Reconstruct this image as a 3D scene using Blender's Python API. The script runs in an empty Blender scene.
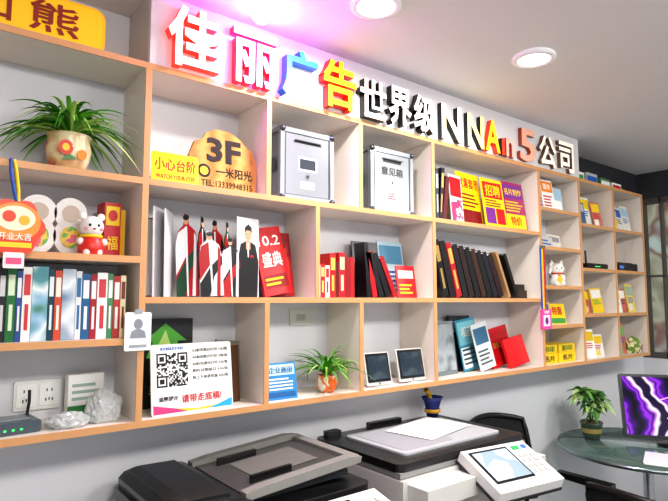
import bpy, bmesh, math, random
from mathutils import Matrix, Vector
R = random.Random(7)
sc = bpy.context.scene
try:
    sc.view_settings.view_transform = 'Standard'
    sc.view_settings.look = 'Medium High Contrast'
except Exception: pass

# ---------------------------------------------------------------- materials
def lin(h):
    h = h.lstrip('#'); o = []
    for i in (0, 2, 4):
        v = int(h[i:i+2], 16)/255
        o.append(v/12.92 if v <= .04045 else ((v+.055)/1.055)**2.4)
    return (o[0], o[1], o[2], 1)
_m = {}
def mat(col, rough=.5, metal=0., emis=0., var=.06, scale=25., bump=0., trans=0., alpha=1., coat=0.):
    k = (col, rough, metal, emis, var, scale, bump, trans, alpha, coat)
    if k in _m: return _m[k]
    m = bpy.data.materials.new('mat_%s_%d' % (col.strip('#'), len(_m))); m.use_nodes = True
    nt = m.node_tree; n = nt.nodes; b = n['Principled BSDF']
    tc = n.new('ShaderNodeTexCoord'); no = n.new('ShaderNodeTexNoise')
    no.inputs['Scale'].default_value = scale; no.inputs['Detail'].default_value = 3
    nt.links.new(tc.outputs['Object'], no.inputs['Vector'])
    mx = n.new('ShaderNodeMix'); mx.data_type = 'RGBA'
    c = lin(col)
    mx.inputs[6].default_value = tuple(max(0, x*(1-var)) for x in c[:3])+(1,)
    mx.inputs[7].default_value = tuple(min(1, x*(1+var)) for x in c[:3])+(1,)
    nt.links.new(no.outputs[0], mx.inputs[0]); nt.links.new(mx.outputs[2], b.inputs['Base Color'])
    b.inputs['Roughness'].default_value = rough; b.inputs['Metallic'].default_value = metal
    if coat: b.inputs['Coat Weight'].default_value = coat
    if emis:
        b.inputs['Emission Color'].default_value = c; b.inputs['Emission Strength'].default_value = emis
    if trans: b.inputs['Transmission Weight'].default_value = trans
    if alpha < 1: b.inputs['Alpha'].default_value = alpha
    if bump:
        bp = n.new('ShaderNodeBump'); bp.inputs['Strength'].default_value = bump; bp.inputs['Distance'].default_value = .01
        nt.links.new(no.outputs[0], bp.inputs['Height']); nt.links.new(bp.outputs[0], b.inputs['Normal'])
    _m[k] = m; return m
def multi(cols, scale=20., rough=.4, emis=0., kind='noise', stretch=(1, 1, 1), const=True, dist=6):
    k = (tuple(cols), scale, rough, emis, kind, stretch, const)
    if k in _m: return _m[k]
    m = bpy.data.materials.new('print_%d' % len(_m)); m.use_nodes = True
    nt = m.node_tree; n = nt.nodes; b = n['Principled BSDF']
    tc = n.new('ShaderNodeTexCoord'); mp = n.new('ShaderNodeMapping'); mp.inputs['Scale'].default_value = stretch
    nt.links.new(tc.outputs['Object'], mp.inputs[0])
    if kind == 'wave':
        t = n.new('ShaderNodeTexWave'); t.inputs['Distortion'].default_value = dist; t.inputs['Detail'].default_value = 3
        t.inputs['Scale'].default_value = scale; out = t.outputs['Fac']
    elif kind == 'voronoi':
        t = n.new('ShaderNodeTexVoronoi'); t.inputs['Scale'].default_value = scale; out = t.outputs['Color']
    else:
        t = n.new('ShaderNodeTexNoise'); t.inputs['Scale'].default_value = scale; t.inputs['Detail'].default_value = 2; out = t.outputs[0]
    nt.links.new(mp.outputs[0], t.inputs['Vector'])
    cr = n.new('ShaderNodeValToRGB'); cr.color_ramp.interpolation = 'CONSTANT' if const else 'LINEAR'
    e = cr.color_ramp.elements
    N = len(cols)
    lo, hi = (.32, .66) if kind == 'noise' else (0, .9)
    e[0].position = 0; e[0].color = lin(cols[0])
    e[1].position = lo+(hi-lo)*1/(N-1) if N > 2 else .5; e[1].color = lin(cols[1])
    for i in range(2, N):
        q = e.new(min(1, lo+(hi-lo)*i/(N-1))); q.color = lin(cols[i])
    nt.links.new(out, cr.inputs[0]); nt.links.new(cr.outputs[0], b.inputs['Base Color'])
    b.inputs['Roughness'].default_value = rough
    if emis:
        nt.links.new(cr.outputs[0], b.inputs['Emission Color']); b.inputs['Emission Strength'].default_value = emis
    _m[k] = m; return m
WHITE = mat('#eeece8', .5); BLACK = mat('#0c0c0e', .35); RED = mat('#c8141c', .4); YEL = mat('#f5cf10', .4)
PAPER = mat('#f4f2ee', .6, var=.02); CHROME = mat('#c8ccd0', .2, 1.)

# ---------------------------------------------------------------- text geometry
_t = {}
def tgeo(body, off=.012):
    if (body, off) in _t: return _t[(body, off)]
    cu = bpy.data.curves.new('t', 'FONT'); cu.body = body; cu.size = 1; cu.extrude = .5
    cu.offset = off; cu.resolution_u = 2
    ob = bpy.data.objects.new('t', cu); sc.collection.objects.link(ob)
    dg = bpy.context.evaluated_depsgraph_get(); dg.update()
    me = bpy.data.meshes.new_from_object(ob.evaluated_get(dg))
    vs = [tuple(v.co) for v in me.vertices]; fs = [(tuple(p.vertices), p.normal.z) for p in me.polygons]
    bpy.data.objects.remove(ob); bpy.data.meshes.remove(me); bpy.data.curves.remove(cu)
    if vs:
        x0 = min(v[0] for v in vs); x1 = max(v[0] for v in vs); y0 = min(v[1] for v in vs); y1 = max(v[1] for v in vs)
        dx = max(x1-x0, 1e-4); dy = max(y1-y0, 1e-4)
        vs = [((v[0]-x0)/dx-.5, (v[1]-y0)/dy-.5, v[2]) for v in vs]
    _t[(body, off)] = (vs, fs); return vs, fs

# ---------------------------------------------------------------- mesh builder
class B:
    def __init__(s): s.v = []; s.f = []; s.mi = []; s.sm = []; s.ms = []; s.M = Matrix.Identity(4)
    def m(s, mt):
        if mt not in s.ms: s.ms.append(mt)
        return s.ms.index(mt)
    def add(s, vs, fs, mt, smooth=False):
        o = len(s.v); s.v += [s.M @ Vector(v) for v in vs]; i = s.m(mt)
        for f in fs: s.f.append([o+k for k in f]); s.mi.append(i); s.sm.append(smooth)
    def at(s, x=0, y=0, z=0, rz=0, rx=0, ry=0):
        s.M = Matrix.Translation((x, y, z)) @ Matrix.Rotation(math.radians(rz), 4, 'Z') @ Matrix.Rotation(math.radians(rx), 4, 'X') @ Matrix.Rotation(math.radians(ry), 4, 'Y')
        return s
    def box(s, x0, x1, y0, y1, z0, z1, mt):
        v = [(x, y, z) for x in (x0, x1) for y in (y0, y1) for z in (z0, z1)]
        s.add(v, [(0, 1, 3, 2), (4, 6, 7, 5), (0, 4, 5, 1), (2, 3, 7, 6), (0, 2, 6, 4), (1, 5, 7, 3)], mt)
    def poly(s, pts, mt, y=0):   # flat poly in xz plane, facing -y
        s.add([(p[0], y, p[1]) for p in pts], [list(range(len(pts)))], mt)
    def quad(s, x0, z0, x1, z1, mt, y=0): s.poly([(x0, z0), (x1, z0), (x1, z1), (x0, z1)], mt, y)
    def disc(s, cx, cz, rx, rz, mt, y=0, n=24):
        s.poly([(cx+rx*math.cos(2*math.pi*i/n), cz+rz*math.sin(2*math.pi*i/n)) for i in range(n)], mt, y)
    def prism(s, pts, y0, y1, mt):
        n = len(pts); v = [(p[0], y0, p[1]) for p in pts]+[(p[0], y1, p[1]) for p in pts]
        s.add(v, [list(range(n)), list(range(2*n-1, n-1, -1))]+[(i, (i+1) % n, n+(i+1) % n, n+i) for i in range(n)], mt)
    def slab(s, pts, za, zc_, mt_):
        n = len(pts); v = [(q[0], q[1], za) for q in pts]+[(q[0], q[1], zc_) for q in pts]
        s.add(v, [list(range(n)), list(range(n, 2*n))]+[(i, (i+1) % n, n+(i+1) % n, n+i) for i in range(n)], mt_)
    def lathe(s, prof, mt, n=24, c=(0, 0, 0), sx=1, sy=1):
        v = []; f = []
        for r, z in prof:
            for i in range(n):
                a = 2*math.pi*i/n; v.append((c[0]+r*sx*math.cos(a), c[1]+r*sy*math.sin(a), c[2]+z))
        for j in range(len(prof)-1):
            for i in range(n): f.append((j*n+i, j*n+(i+1) % n, (j+1)*n+(i+1) % n, (j+1)*n+i))
        s.add(v, f, mt, True)
    def ball(s, c, r, mt, sc=(1, 1, 1), n=16):
        prof = [(max(1e-4, math.sin(math.pi*j/10))*r, -math.cos(math.pi*j/10)*r*sc[2]) for j in range(11)]
        s.lathe(prof, mt, n, c, sc[0], sc[1])
    def tube(s, path, r, mt, n=8, closed=False):
        path = [Vector(p) for p in path]; v = []; f = []; k = len(path)
        for i, p in enumerate(path):
            a = path[(i-1) % k] if (i or closed) else p; b = path[(i+1) % k] if (i < k-1 or closed) else p
            t = (b-a).normalized(); u = t.orthogonal() if abs(t.z) > .95 else t.cross(Vector((0, 0, 1)))
            u.normalize()
            if abs(t.z) > .95: u = Vector((1, 0, 0)) - t*t.x; u.normalize()
            w = t.cross(u)
            for q in range(n):
                an = 2*math.pi*q/n; v.append(p+(u*math.cos(an)+w*math.sin(an))*r)
        for i in range(k if closed else k-1):
            for q in range(n): f.append((i*n+q, i*n+(q+1) % n, ((i+1) % k)*n+(q+1) % n, ((i+1) % k)*n+q))
        s.add(v, f, mt, True)
    def text(s, body, cx, cz, w, h, mt, depth=.0008, side=None, y=0, off=.012):
        vs, fs = tgeo(body, off)
        if not vs: return
        v = [(cx+p[0]*w, y-(p[2]+.5)*depth, cz+p[1]*h) for p in vs]
        if side is None: s.add(v, [f for f, _ in fs], mt)
        else:
            s.add(v, [f for f, nz in fs if nz > .7], mt)
            s.add(v, [f for f, nz in fs if nz <= .7], side)
    def lines(s, x0, z0, x1, z1, n, mt, y=0):
        dz = (z1-z0)/n
        for i in range(n):
            e = x1-(x1-x0)*R.random()*.35
            s.quad(x0, z0+dz*i+dz*.25, e, z0+dz*i+dz*.7, mt, y)
    def book(s, x, y, z, t, h, d, cov, tilt=0, label=None):
        old = s.M
        if tilt <= 0: s.M = old @ Matrix.Translation((x, y, z)) @ Matrix.Rotation(math.radians(tilt), 4, 'Y')
        else: s.M = old @ Matrix.Translation((x+t, y, z)) @ Matrix.Rotation(math.radians(tilt), 4, 'Y') @ Matrix.Translation((-t, 0, 0))
        c = min(.0025, t*.15)
        s.box(0, c, 0, d, 0, h, cov); s.box(t-c, t, 0, d, 0, h, cov); s.box(c, t-c, 0, c, 0, h, cov)
        s.box(c, t-c, c, d-.004, .003, h-.004, PAPER)
        if label:
            s.quad(t*.15, h*.62, t*.85, h*.9, label, -.0006); s.quad(t*.3, h*.15, t*.7, h*.5, label, -.0006)
        s.M = old
    def done(s, name, bevel=0, loc=None):
        me = bpy.data.meshes.new(name)
        o = Vector(loc) if loc else (sum((Vector(v) for v in s.v), Vector())/max(1, len(s.v)))
        me.from_pydata([tuple(v-o) for v in s.v], [], s.f)
        for m_ in s.ms: me.materials.append(m_)
        me.polygons.foreach_set('material_index', s.mi); me.polygons.foreach_set('use_smooth', s.sm)
        me.update()
        bm = bmesh.new(); bm.from_mesh(me)
        bmesh.ops.recalc_face_normals(bm, faces=[f for f in bm.faces if len(f.verts) > 2])
        bm.to_mesh(me); bm.free()
        ob = bpy.data.objects.new(name, me); ob.location = o; sc.collection.objects.link(ob)
        if bevel:
            bv = ob.modifiers.new('bevel', 'BEVEL'); bv.width = bevel; bv.segments = 2; bv.limit_method = 'ANGLE'; bv.angle_limit = math.radians(50)
        return ob
def rrect(x0, z0, x1, z1, r, n=5):
    p = []
    for cx, cz, a0 in ((x1-r, z1-r, 0), (x0+r, z1-r, 90), (x0+r, z0+r, 180), (x1-r, z0+r, 270)):
        for i in range(n+1):
            a = math.radians(a0+90*i/n); p.append((cx+r*math.cos(a), cz+r*math.sin(a)))
    return p

# ---------------------------------------------------------------- room
YF, YB, CZ = 1.52, 1.72, 1.5
CEIL = 2.40
wallm = mat('#d9dade', .7, var=.02, scale=4)
def roombox(name, x0, x1, y0, y1, z0, z1, mt):
    b = B(); b.box(x0, x1, y0, y1, z0, z1, mt); return b.done(name)
roombox('floor', -1.6, 4.2, -2.6, 1.82, -.1, 0, multi(['#8d8a86', '#98958f', '#a5a29c'], 3, .3, const=False))
roombox('ceiling', -1.6, 4.2, -2.6, 1.82, CEIL, CEIL+.1, mat('#e0dfe0', .8, var=.02, scale=3))
roombox('wall_back', -1.6, 4.1, YB, YB+.1, 0, CEIL, wallm)
roombox('wall_left', -1.6, -1.5, -2.6, YB, 0, CEIL, wallm)
b = B()
b.box(4.1, 4.2, -2.6, 1.82, 0, 1.1, wallm); b.box(4.1, 4.2, -2.6, .2, 1.1, CEIL, wallm)
b.box(4.1, 4.2, 1.70, 1.82, 1.1, CEIL, mat('#39393d', .6)); b.box(4.1, 4.2, .2, 1.70, 2.22, CEIL, mat('#39393d', .6))
b.done('wall_right')
b = B(); fr = mat('#5a5450', .4)
for y0, y1 in ((.2, .24), (1.0, 1.03), (1.56, 1.57), (1.67, 1.70)): b.box(4.11, 4.17, y0, y1, 1.1, 2.22, fr)
for z0, z1 in ((1.1, 1.14), (1.66, 1.675), (2.18, 2.22)): b.box(4.11, 4.17, .24, 1.67, z0, z1, fr)
b.box(4.135, 4.142, .22, 1.69, 1.12, 2.2, mat('#e8f4f0', .05, trans=.95, var=0))
b.done('window_1')
b = B(); b.box(5.2, 5.3, -1, 3.5, -.1, 3.0, multi(['#55604f', '#a8967a', '#d6c8ac', '#8d4a3c', '#dfe4da'], 3, .7, kind='noise', const=False)); b.done('facade_outside')
b = B(); b.box(2.935, 4.1, 1.706, 1.7195, 2.2, CEIL, mat('#37373c', .6)); b.done('dark_wall_panel_1')  # thin dark grey sheet over the upper back wall beyond the fascia
b = B(); b.box(-1.5, 4.1, 1.708, 1.72, 0, .08, mat('#6b6862', .5)); b.done('baseboard_back')

# ---------------------------------------------------------------- shelf
T = .018
xs = [.514+.4013*k for k in range(9)]
X0, XE = -.29, xs[8]
woodE = mat('#cf9a68', .45, var=.10, scale=9)
lam = mat('#e6dbd0', .45, var=.03, scale=6)
b = B()
def hb(x0, x1, zr):
    z = CZ+zr; b.box(x0, x1, YF+.003, YB-.001, z-T/2, z+T/2, lam); b.box(x0, x1, YF-.001, YF+.003, z-T/2, z+T/2, woodE)
def vb(x, za, zb):
    z0, z1 = CZ+za+T/2, CZ+zb-T/2
    b.box(x-T/2, x+T/2, YF+.003, YB-.001, z0, z1, lam); b.box(x-T/2, x+T/2, YF-.0005, YF+.003, z0, z1, woodE)
top, bot = .672, -.337
hb(X0, XE, top); hb(X0, XE, bot)
for z in (.335, .112, -.112): hb(X0, xs[0]-T/2, z)
for z in (.335, 0.): hb(xs[0]+T/2, xs[5]-T/2, z)
for z in (.47, .268, .066, -.136): hb(xs[5]+T/2, xs[6]-T/2, z)
for z in (.42, .17, -.085):
    hb(xs[6]+T/2, xs[8]-T/2, z)
for x in (X0+T/2, xs[0], xs[5], xs[6], xs[8]-T/2): vb(x, bot, top)
for a, c in ((.335, top), (.112, .335), (-.112, .112), (bot, -.112)): vb(.10, a, c)
for x in (xs[1], xs[2], xs[3]): vb(x, .335, top); vb(x, bot, 0)
vb((xs[0]+xs[3])/2, 0, .335); vb(xs[3], 0, .335)
for a, c in ((.42, top), (.17, .42), (-.085, .17), (bot, -.085)): vb(xs[7], a, c)
b.done('wall_bookshelf')
S = lambda zr: CZ+zr+T/2+.0006

# fascia + sign letters
b = B(); b.box(xs[0], 2.93, YF, YF+.018, CZ+top+T/2, CEIL-.001, mat('#dcdadb', .35, var=.02)); 
b.box(xs[0], xs[0]+.018, YF+.018, YB-.001, CZ+top+T/2, CEIL-.001, mat('#c8c6c4', .5)); b.done('fascia_board')
emW = mat('#fff4ec', .4, emis=1.1, var=0); BK = mat('#101012', .3)
L = [('佳', .555, .72, .186, mat('#ffe8e0', .4, emis=1.5, var=0), mat('#ff3020', .4, emis=1.2, var=0), .03),
     ('丽', .765, .925, .178, mat('#fff0f4', .4, emis=1.5, var=0), mat('#e0203c', .4, emis=.9), .03),
     ('广', .945, 1.09, .165, mat('#2fb8f4', .4, emis=1.1, var=0), mat('#1c5ac0', .4, emis=.4), .035),
     ('告', 1.115, 1.265, .175, mat('#ffc41a', .4, emis=1.0, var=0), mat('#d0241a', .4, emis=.2), .035),
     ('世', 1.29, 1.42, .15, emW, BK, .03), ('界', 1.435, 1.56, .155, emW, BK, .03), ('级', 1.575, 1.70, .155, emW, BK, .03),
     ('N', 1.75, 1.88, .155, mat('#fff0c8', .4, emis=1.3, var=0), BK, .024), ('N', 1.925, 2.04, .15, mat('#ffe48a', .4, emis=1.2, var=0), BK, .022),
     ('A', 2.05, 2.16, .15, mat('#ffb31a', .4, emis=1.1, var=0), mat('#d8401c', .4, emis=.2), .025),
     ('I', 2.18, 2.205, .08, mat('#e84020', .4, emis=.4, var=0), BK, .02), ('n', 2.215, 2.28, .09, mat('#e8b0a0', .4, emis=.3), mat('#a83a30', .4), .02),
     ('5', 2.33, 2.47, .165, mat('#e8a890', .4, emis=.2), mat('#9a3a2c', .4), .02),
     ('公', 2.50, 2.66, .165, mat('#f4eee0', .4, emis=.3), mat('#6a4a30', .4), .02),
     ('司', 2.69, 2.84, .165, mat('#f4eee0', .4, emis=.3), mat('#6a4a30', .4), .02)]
b = B()
for ch, xa, xb, h, f, s_, dp in L:
    b.text(ch, (xa+xb)/2, CZ+top+T/2+.004+h/2, xb-xa, h, f, dp, s_, y=YF-.001, off=.022)
b.done('sign_letters')

# ---------------------------------------------------------------- ceiling lights
def downlight(x, y):
    b = B(); b.at(x, y, CEIL)
    b.lathe([(.076, -.001), (.078, -.012), (.06, -.016), (.056, -.006)], mat('#f4f4f4', .4), 32)
    b.lathe([(.056, -.006), (.035, -.004), (.0001, -.004)], mat('#ffffff', .4, emis=5, var=0), 32)
    b.done('ceiling_downlight')
    l = bpy.data.lights.new('downlight_lamp', 'AREA'); l.shape = 'DISK'; l.size = .11; l.energy = 10; l.color = (1, .97, .92)
    o = bpy.data.objects.new('downlight_lamp', l); o.location = (x, y, CEIL-.03); sc.collection.objects.link(o)
downlight(1.785, 1.08); downlight(1.076, 1.17)
def panel_light(x, y, e):
    b = B(); b.box(x-.3, x+.3, y-.3, y+.3, CEIL-.03, CEIL-.001, mat('#f0f0f0', .4)); b.box(x-.27, x+.27, y-.27, y+.27, CEIL-.034, CEIL-.03, mat('#ffffff', .4, emis=3, var=0)); b.done('ceiling_panel_light')
    l = bpy.data.lights.new('panel_lamp', 'AREA'); l.size = .54; l.energy = e; l.color = (1, .965, .92)
    o = bpy.data.objects.new('panel_lamp', l); o.location = (x, y, CEIL-.04); sc.collection.objects.link(o)
    o.rotation_euler = (math.radians(22), 0, 0)
panel_light(.3, -.3, 36); panel_light(1.7, -.3, 37); panel_light(3.1, -.1, 29)
b = B(); b.at(.83, 1.43, CEIL); b.lathe([(.03, -.001), (.03, -.02), (.02, -.03), (.0001, -.032)], mat('#f2b8ff', .4, emis=6, var=0), 20); b.done('purple_led_lamp')
l = bpy.data.lights.new('purple_glow', 'POINT'); l.energy = 5.5; l.color = (.75, .07, .95); l.shadow_soft_size = .03
o = bpy.data.objects.new('purple_glow', l); o.location = (.83, 1.40, CEIL-.06); sc.collection.objects.link(o)
w = bpy.data.worlds.new('world'); sc.world = w; w.use_nodes = True
w.node_tree.nodes['Background'].inputs[0].default_value = (.9, .95, 1, 1); w.node_tree.nodes['Background'].inputs[1].default_value = .8

# ---------------------------------------------------------------- plants
def leaves(b, c, n, Lm, wd, bnd, mats, droop=1.0, elev=(25, 80)):
    x0, x1, y1, z0, z1, yf = bnd
    for i in range(n):
        a = R.uniform(0, 2*math.pi); e = math.radians(R.uniform(*elev)); Ln = Lm*R.uniform(.65, 1.1)
        d = Vector((math.cos(a), math.sin(a), 0)); q = Vector((-math.sin(a), math.cos(a), 0)); K = 10; v = []; f = []
        dr = droop*R.uniform(.7, 1.2)
        for j in range(K+1):
            t = j/K; p = Vector(c)+d*Ln*(math.cos(e)*t+.25*t*t)+Vector((0, 0, Ln*(math.sin(e)*1.15*t-dr*t*t)))
            ww = wd*(.5+.5*min(1, t*4))*(1-t**3)+.0003
            for s_, lift in ((-1, .3), (0, 0), (1, .3)):
                u = p+q*ww*.5*s_+Vector((0, 0, ww*lift))
                u.y = min(u.y, y1)
                if u.y > yf-.01:
                    u.x = min(max(u.x, x0), x1); u.z = min(max(u.z, z0+.003), z1)
                v.append(u)
        for j in range(K):
            for k in (0, 1): f.append((j*3+k, j*3+k+1, j*3+k+4, j*3+k+3))
        b.add(v, f, R.choice(mats), True)
G = [mat('#4a9a2c', .4), mat('#6bb83c', .4), mat('#35781f', .4), mat('#b4da72', .4)]
b = B(); px, py, pz = .325, 1.59, S(.335)
b.at(px, py, pz); b.lathe([(.0001, 0), (.038, 0), (.052, .03), (.058, .06), (.052, .088), (.056, .1), (.05, .1), (.047, .085), (.0001, .085)], multi(['#dcc89a', '#e8d9b0', '#d8b880', '#c8502a'], 16, .3, const=False), 32)
b.disc(-.018, .055, .018, .02, mat('#d83226', .4), -.0575); b.disc(-.018, .055, .009, .01, YEL, -.0585); b.disc(.022, .04, .012, .014, mat('#e88a20', .4), -.0565); b.poly([(-.03, .02), (.01, .028), (-.01, .04)], mat('#3a7a3a', .4), -.055)
b.M = Matrix.Identity(4); leaves(b, (px, py, pz+.09), 110, .235, .014, (.12, xs[0]-.015, 1.70, pz, CZ+top-.02, YF), G, .98, (30, 88))
b.done('potted_spider_plant')
b = B(); px, py, pz = 1.205, 1.585, S(bot)
b.at(px, py, pz); b.lathe([(.0001, 0), (.026, 0), (.038, .03), (.034, .055), (.037, .06), (.032, .06), (.03, .052), (.0001, .052)], multi(['#e8e0d0', '#e8782a', '#e8e0d0', '#c83a2a'], 30, .3), 28)
b.disc(0, .03, .016, .016, mat('#e86a1e', .4), -.0375)
b.M = Matrix.Identity(4); leaves(b, (px, py, pz+.055), 70, .19, .010, (xs[1]+.015, xs[2]-.015, 1.70, pz, CZ-.02, YF), G, .82, (35, 88))
b.done('potted_spider_plant')

# ---------------------------------------------------------------- left column items
b = B(); b.at(.2, 1.60, CZ+top+T/2+.001, 0)
yb = mat('#f2b810', .35, emis=.12)
b.prism(rrect(-.25, 0, .20, .13, .03), -.04, .08, yb); b.prism(rrect(-.24, .01, .19, .12, .025), -.046, -.04, mat('#f7c41e', .3, emis=.12))
b.text('熊', .07, .065, .12, .085, mat('#8a2410', .4), .002, y=-.0465); b.text('加', -.08, .065, .1, .085, mat('#8a2410', .4), .002, y=-.0465)
b.done('yellow_light_box')

b = B(); z = S(.112)   # ornaments
for cx, r, c1 in ((.265, .045, '#f0eeea'), (.345, .042, '#f0eeea')):
    b.at(cx, 1.62, z)
    b.prism([(r*math.cos(a*math.pi/14), .115+.045*math.sin(a*math.pi/14)) for a in range(28)], 0, .012, mat(c1, .4))
    b.prism([(r*1.0*math.cos(a*math.pi/14), .052+.051*math.sin(a*math.pi/14)) for a in range(28)], 0.001, .013, mat(c1, .4))
    b.disc(0, .115, r*.55, .024, mat('#c8b8a8', .4), -.001); b.disc(0, .05, r*.6, .03, multi(['#e46a8a', '#f0d050', '#78b858', '#e8e8e8'], 30), -.001)
b.done('camera_shaped_cutouts')
b = B(); b.at(.385, 1.56, z)
wf = mat('#f2ece8', .35)
b.lathe([(.0001, 0), (.03, 0), (.034, .02), (.026, .05), (.0001, .055)], mat('#d8342a', .4)); b.ball((0, 0, .075), .031, wf)
b.ball((-.024, .004, .104), .011, wf); b.ball((.024, .004, .104), .011, wf)
for s_ in (-1, 1): b.ball((s_*.011, -.028, .078), .004, BLACK, n=8); b.ball((s_*.03, -.01, .035), .01, wf, n=8); b.ball((s_*.014, -.02, .006), .011, wf, n=8); b.ball((s_*.019, -.025, .068), .005, mat('#f08aa0', .5), (1, .5, .8), 8)
b.ball((0, -.031, .068), .003, RED, (1.5, .5, .8), 8); b.lathe([(.027, .046), (.03, .05), (.027, .054)], YEL, 18)
b.done('mascot_figurine')
b = B(); b.at(.428, 1.60, z, 5)
b.box(0, .046, 0, .06, 0, .155, mat('#c4232a', .4)); b.quad(.004, .09, .042, .145, YEL, -.001); b.text('福', .023, .04, .032, .04, YEL, y=-.001); b.disc(.023, .118, .013, .016, RED, -.002)
b.box(.048, .063, .01, .06, 0, .14, mat('#e6b422', .4))
b.done('red_gift_box')
b = B(); b.at(.195, 1.485, 1.675)   # hanging round ornament
pts = []
for i in range(40):
    a = 2*math.pi*i/40; r = .066+.005*math.cos(6*a); pts.append((r*math.cos(a)*.92, r*math.sin(a)))
b.prism(pts, 0, .003, mat('#e8401a', .4))
b.disc(0, .012, .054, .046, mat('#f4902a', .4), -.001); b.disc(0, .020, .042, .03, mat('#fbe6c8', .4), -.0016); b.disc(-.014, .024, .014, .014, mat('#e8401a', .4), -.002); b.disc(.018, .016, .012, .012, mat('#f0b020', .4), -.002)
b.text('开业大吉', 0, -.024, .07, .018, PAPER, y=-.0025); b.quad(-.036, -.05, .036, -.038, YEL, -.0012)
b.prism(rrect(-.022, -.10, .022, -.062, .004), -.001, .001, mat('#f4e4e8', .4)); b.quad(-.016, -.09, .016, -.075, mat('#e05080', .4), -.002)
b.tube([(0, .002, .06), (-.006, .01, .09), (-.012, .028, .14), (-.012, .030, .17)], .004, mat('#2a58b0', .5))
b.tube([(.004, .002, .06), (.004, .01, .09), (.0, .028, .14), (-.006, .030, .168)], .004, YEL)
b.done('round_hanging_ornament')

def bookrow(name, x, z, y, d, specs):
    b = B()
    for t, h, c, tilt, lab in specs:
        th = math.radians(abs(tilt))
        b.book(x, y, z, t, h, d, c if not isinstance(c, str) else mat(c, .35), tilt, (mat(lab, .4) if isinstance(lab, str) else lab))
        x += t/math.cos(th)+.001
    return b.done(name)
land = multi(['#1e4a3c', '#5a98a0', '#dfe8e8', '#88b4cc', '#3a7a4a'], 9, .3, const=False)
land2 = multi(['#3a4a5a', '#98a8b8', '#e4eaec', '#6c86a4'], 8, .3, const=False)
bookrow('row_of_books', .115, S(-.112), 1.545, .14, [
    (.014, .18, '#a8201c', 0, '#e8c050'), (.016, .185, '#c8342a', 0, '#f0e0c0'), (.014, .183, '#e8e6e2', 0, '#2a5aa0'), (.012, .18, '#b8202a', 0, '#f0e0d0'), (.016, .18, '#1c1c20', 0, '#c8c8c8'), (.02, .183, '#1f6a34', 0, '#d0e0c0'), (.012, .175, '#2a4a8a', 0, '#e0e0e0'),
    (.02, .185, '#e4e4e0', 0, '#c8323a'), (.036, .187, land, 0, None), (.014, .18, '#123a4a', 0, '#d0e0e0'), (.016, .178, '#c84a2a', 0, '#f0e0d0'), (.032, .183, land2, 0, None),
    (.014, .178, '#d8dadc', 0, '#2a6a9a'), (.02, .172, '#1f5f8c', 0, '#e8e8e8'), (.016, .17, '#a02028', 0, '#e8e0e0'), (.026, .176, '#f0efec', 0, '#c83a44'), (.014, .174, '#4a8a5a', 0, '#e0e0e0'), (.018, .168, '#b03a30', 0, '#e8e0e0'), (.014, .17, '#e8d8b0', 0, '#7a3a2a')])
# bottom-left cell
b = B(); b.at(.30, YB, 1.24); b.prism(rrect(-.058, -.04, .058, .04, .006), -.009, -.0005, mat('#e8e8e4', .3))
for cx in (-.028, .028):
    b.prism(rrect(cx-.024, -.03, cx+.024, .03, .003), -.012, -.009, mat('#f2f2ee', .3))
    for dx, dz in ((-.006, .012), (.006, .012), (0, -.012), (-.008, -.014), (.008, -.014)): b.quad(cx+dx-.0015, dz-.004, cx+dx+.0015, dz+.004, BLACK, -.0125)
b.done('wall_power_socket')
b = B(); b.at(.21, 1.60, S(bot), 6); b.prism(rrect(-.07, .0, .07, .03, .006), -.05, .05, mat('#4a545c', .35)); b.box(-.05, .05, -.03, .04, .0305, .032, mat('#8a9298', .4))
for i in range(5): b.quad(-.05+i*.018, .01, -.044+i*.018, .014, mat('#30e060', .4, emis=2), -.0505)
b.tube([(.06, .045, .02), (.066, .048, .06), (.066, .05, .09)], .004, BLACK)
b.tube([(-.03, .05, .015), (-.03, .085, .02), (.02, .1, .006), (.08, .09, .004)], .003, mat('#d8d8d8', .4)); b.done('network_router')
def crumple(name, c, r, scl, mt, seed):
    me = bpy.data.meshes.new(name); bm = bmesh.new(); bmesh.ops.create_icosphere(bm, subdivisions=4, radius=1)
    rr = random.Random(seed); dirs = [(Vector((rr.gauss(0, 1), rr.gauss(0, 1), rr.gauss(0, 1))).normalized(), rr.uniform(4, 14), rr.uniform(0, 6)) for _ in range(16)]
    for v in bm.verts:
        n = v.co.normalized(); k = 1+sum(abs(math.sin(n.dot(d)*f+p)) for d, f, p in dirs)*.045-.42
        v.co = Vector((n.x*k*r*scl[0], n.y*k*r*scl[1], max(n.z*k*r*scl[2], -r*scl[2]*.6)))
    mz = min(v.co.z for v in bm.verts)
    for v in bm.verts: v.co.z -= mz
    bm.to_mesh(me); bm.free(); me.materials.append(mt); ob = bpy.data.objects.new(name, me); ob.location = c; sc.collection.objects.link(ob); return ob
crumple('plastic_bag', (.44, 1.59, S(bot)), .05, (.9, .8, 1.0), mat('#f0f2f2', .1, trans=.5, coat=.6), 3)
crumple('plastic_bag', (.35, 1.57, S(bot)), .042, (1.2, .8, .55), mat('#e8ecec', .1, trans=.5, coat=.6), 9)
b = B(); b.at(.40, 1.66, S(bot), 4); b.box(-.035, .06, 0, .03, 0, .12, mat('#f0eeea', .4)); b.box(-.035, .06, -.0006, 0, .0, .035, mat('#3c8a4a', .4)); b.lines(-.025, .045, .05, .1, 3, mat('#9ab0a0', .5), -.001); b.done('small_carton')
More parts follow.
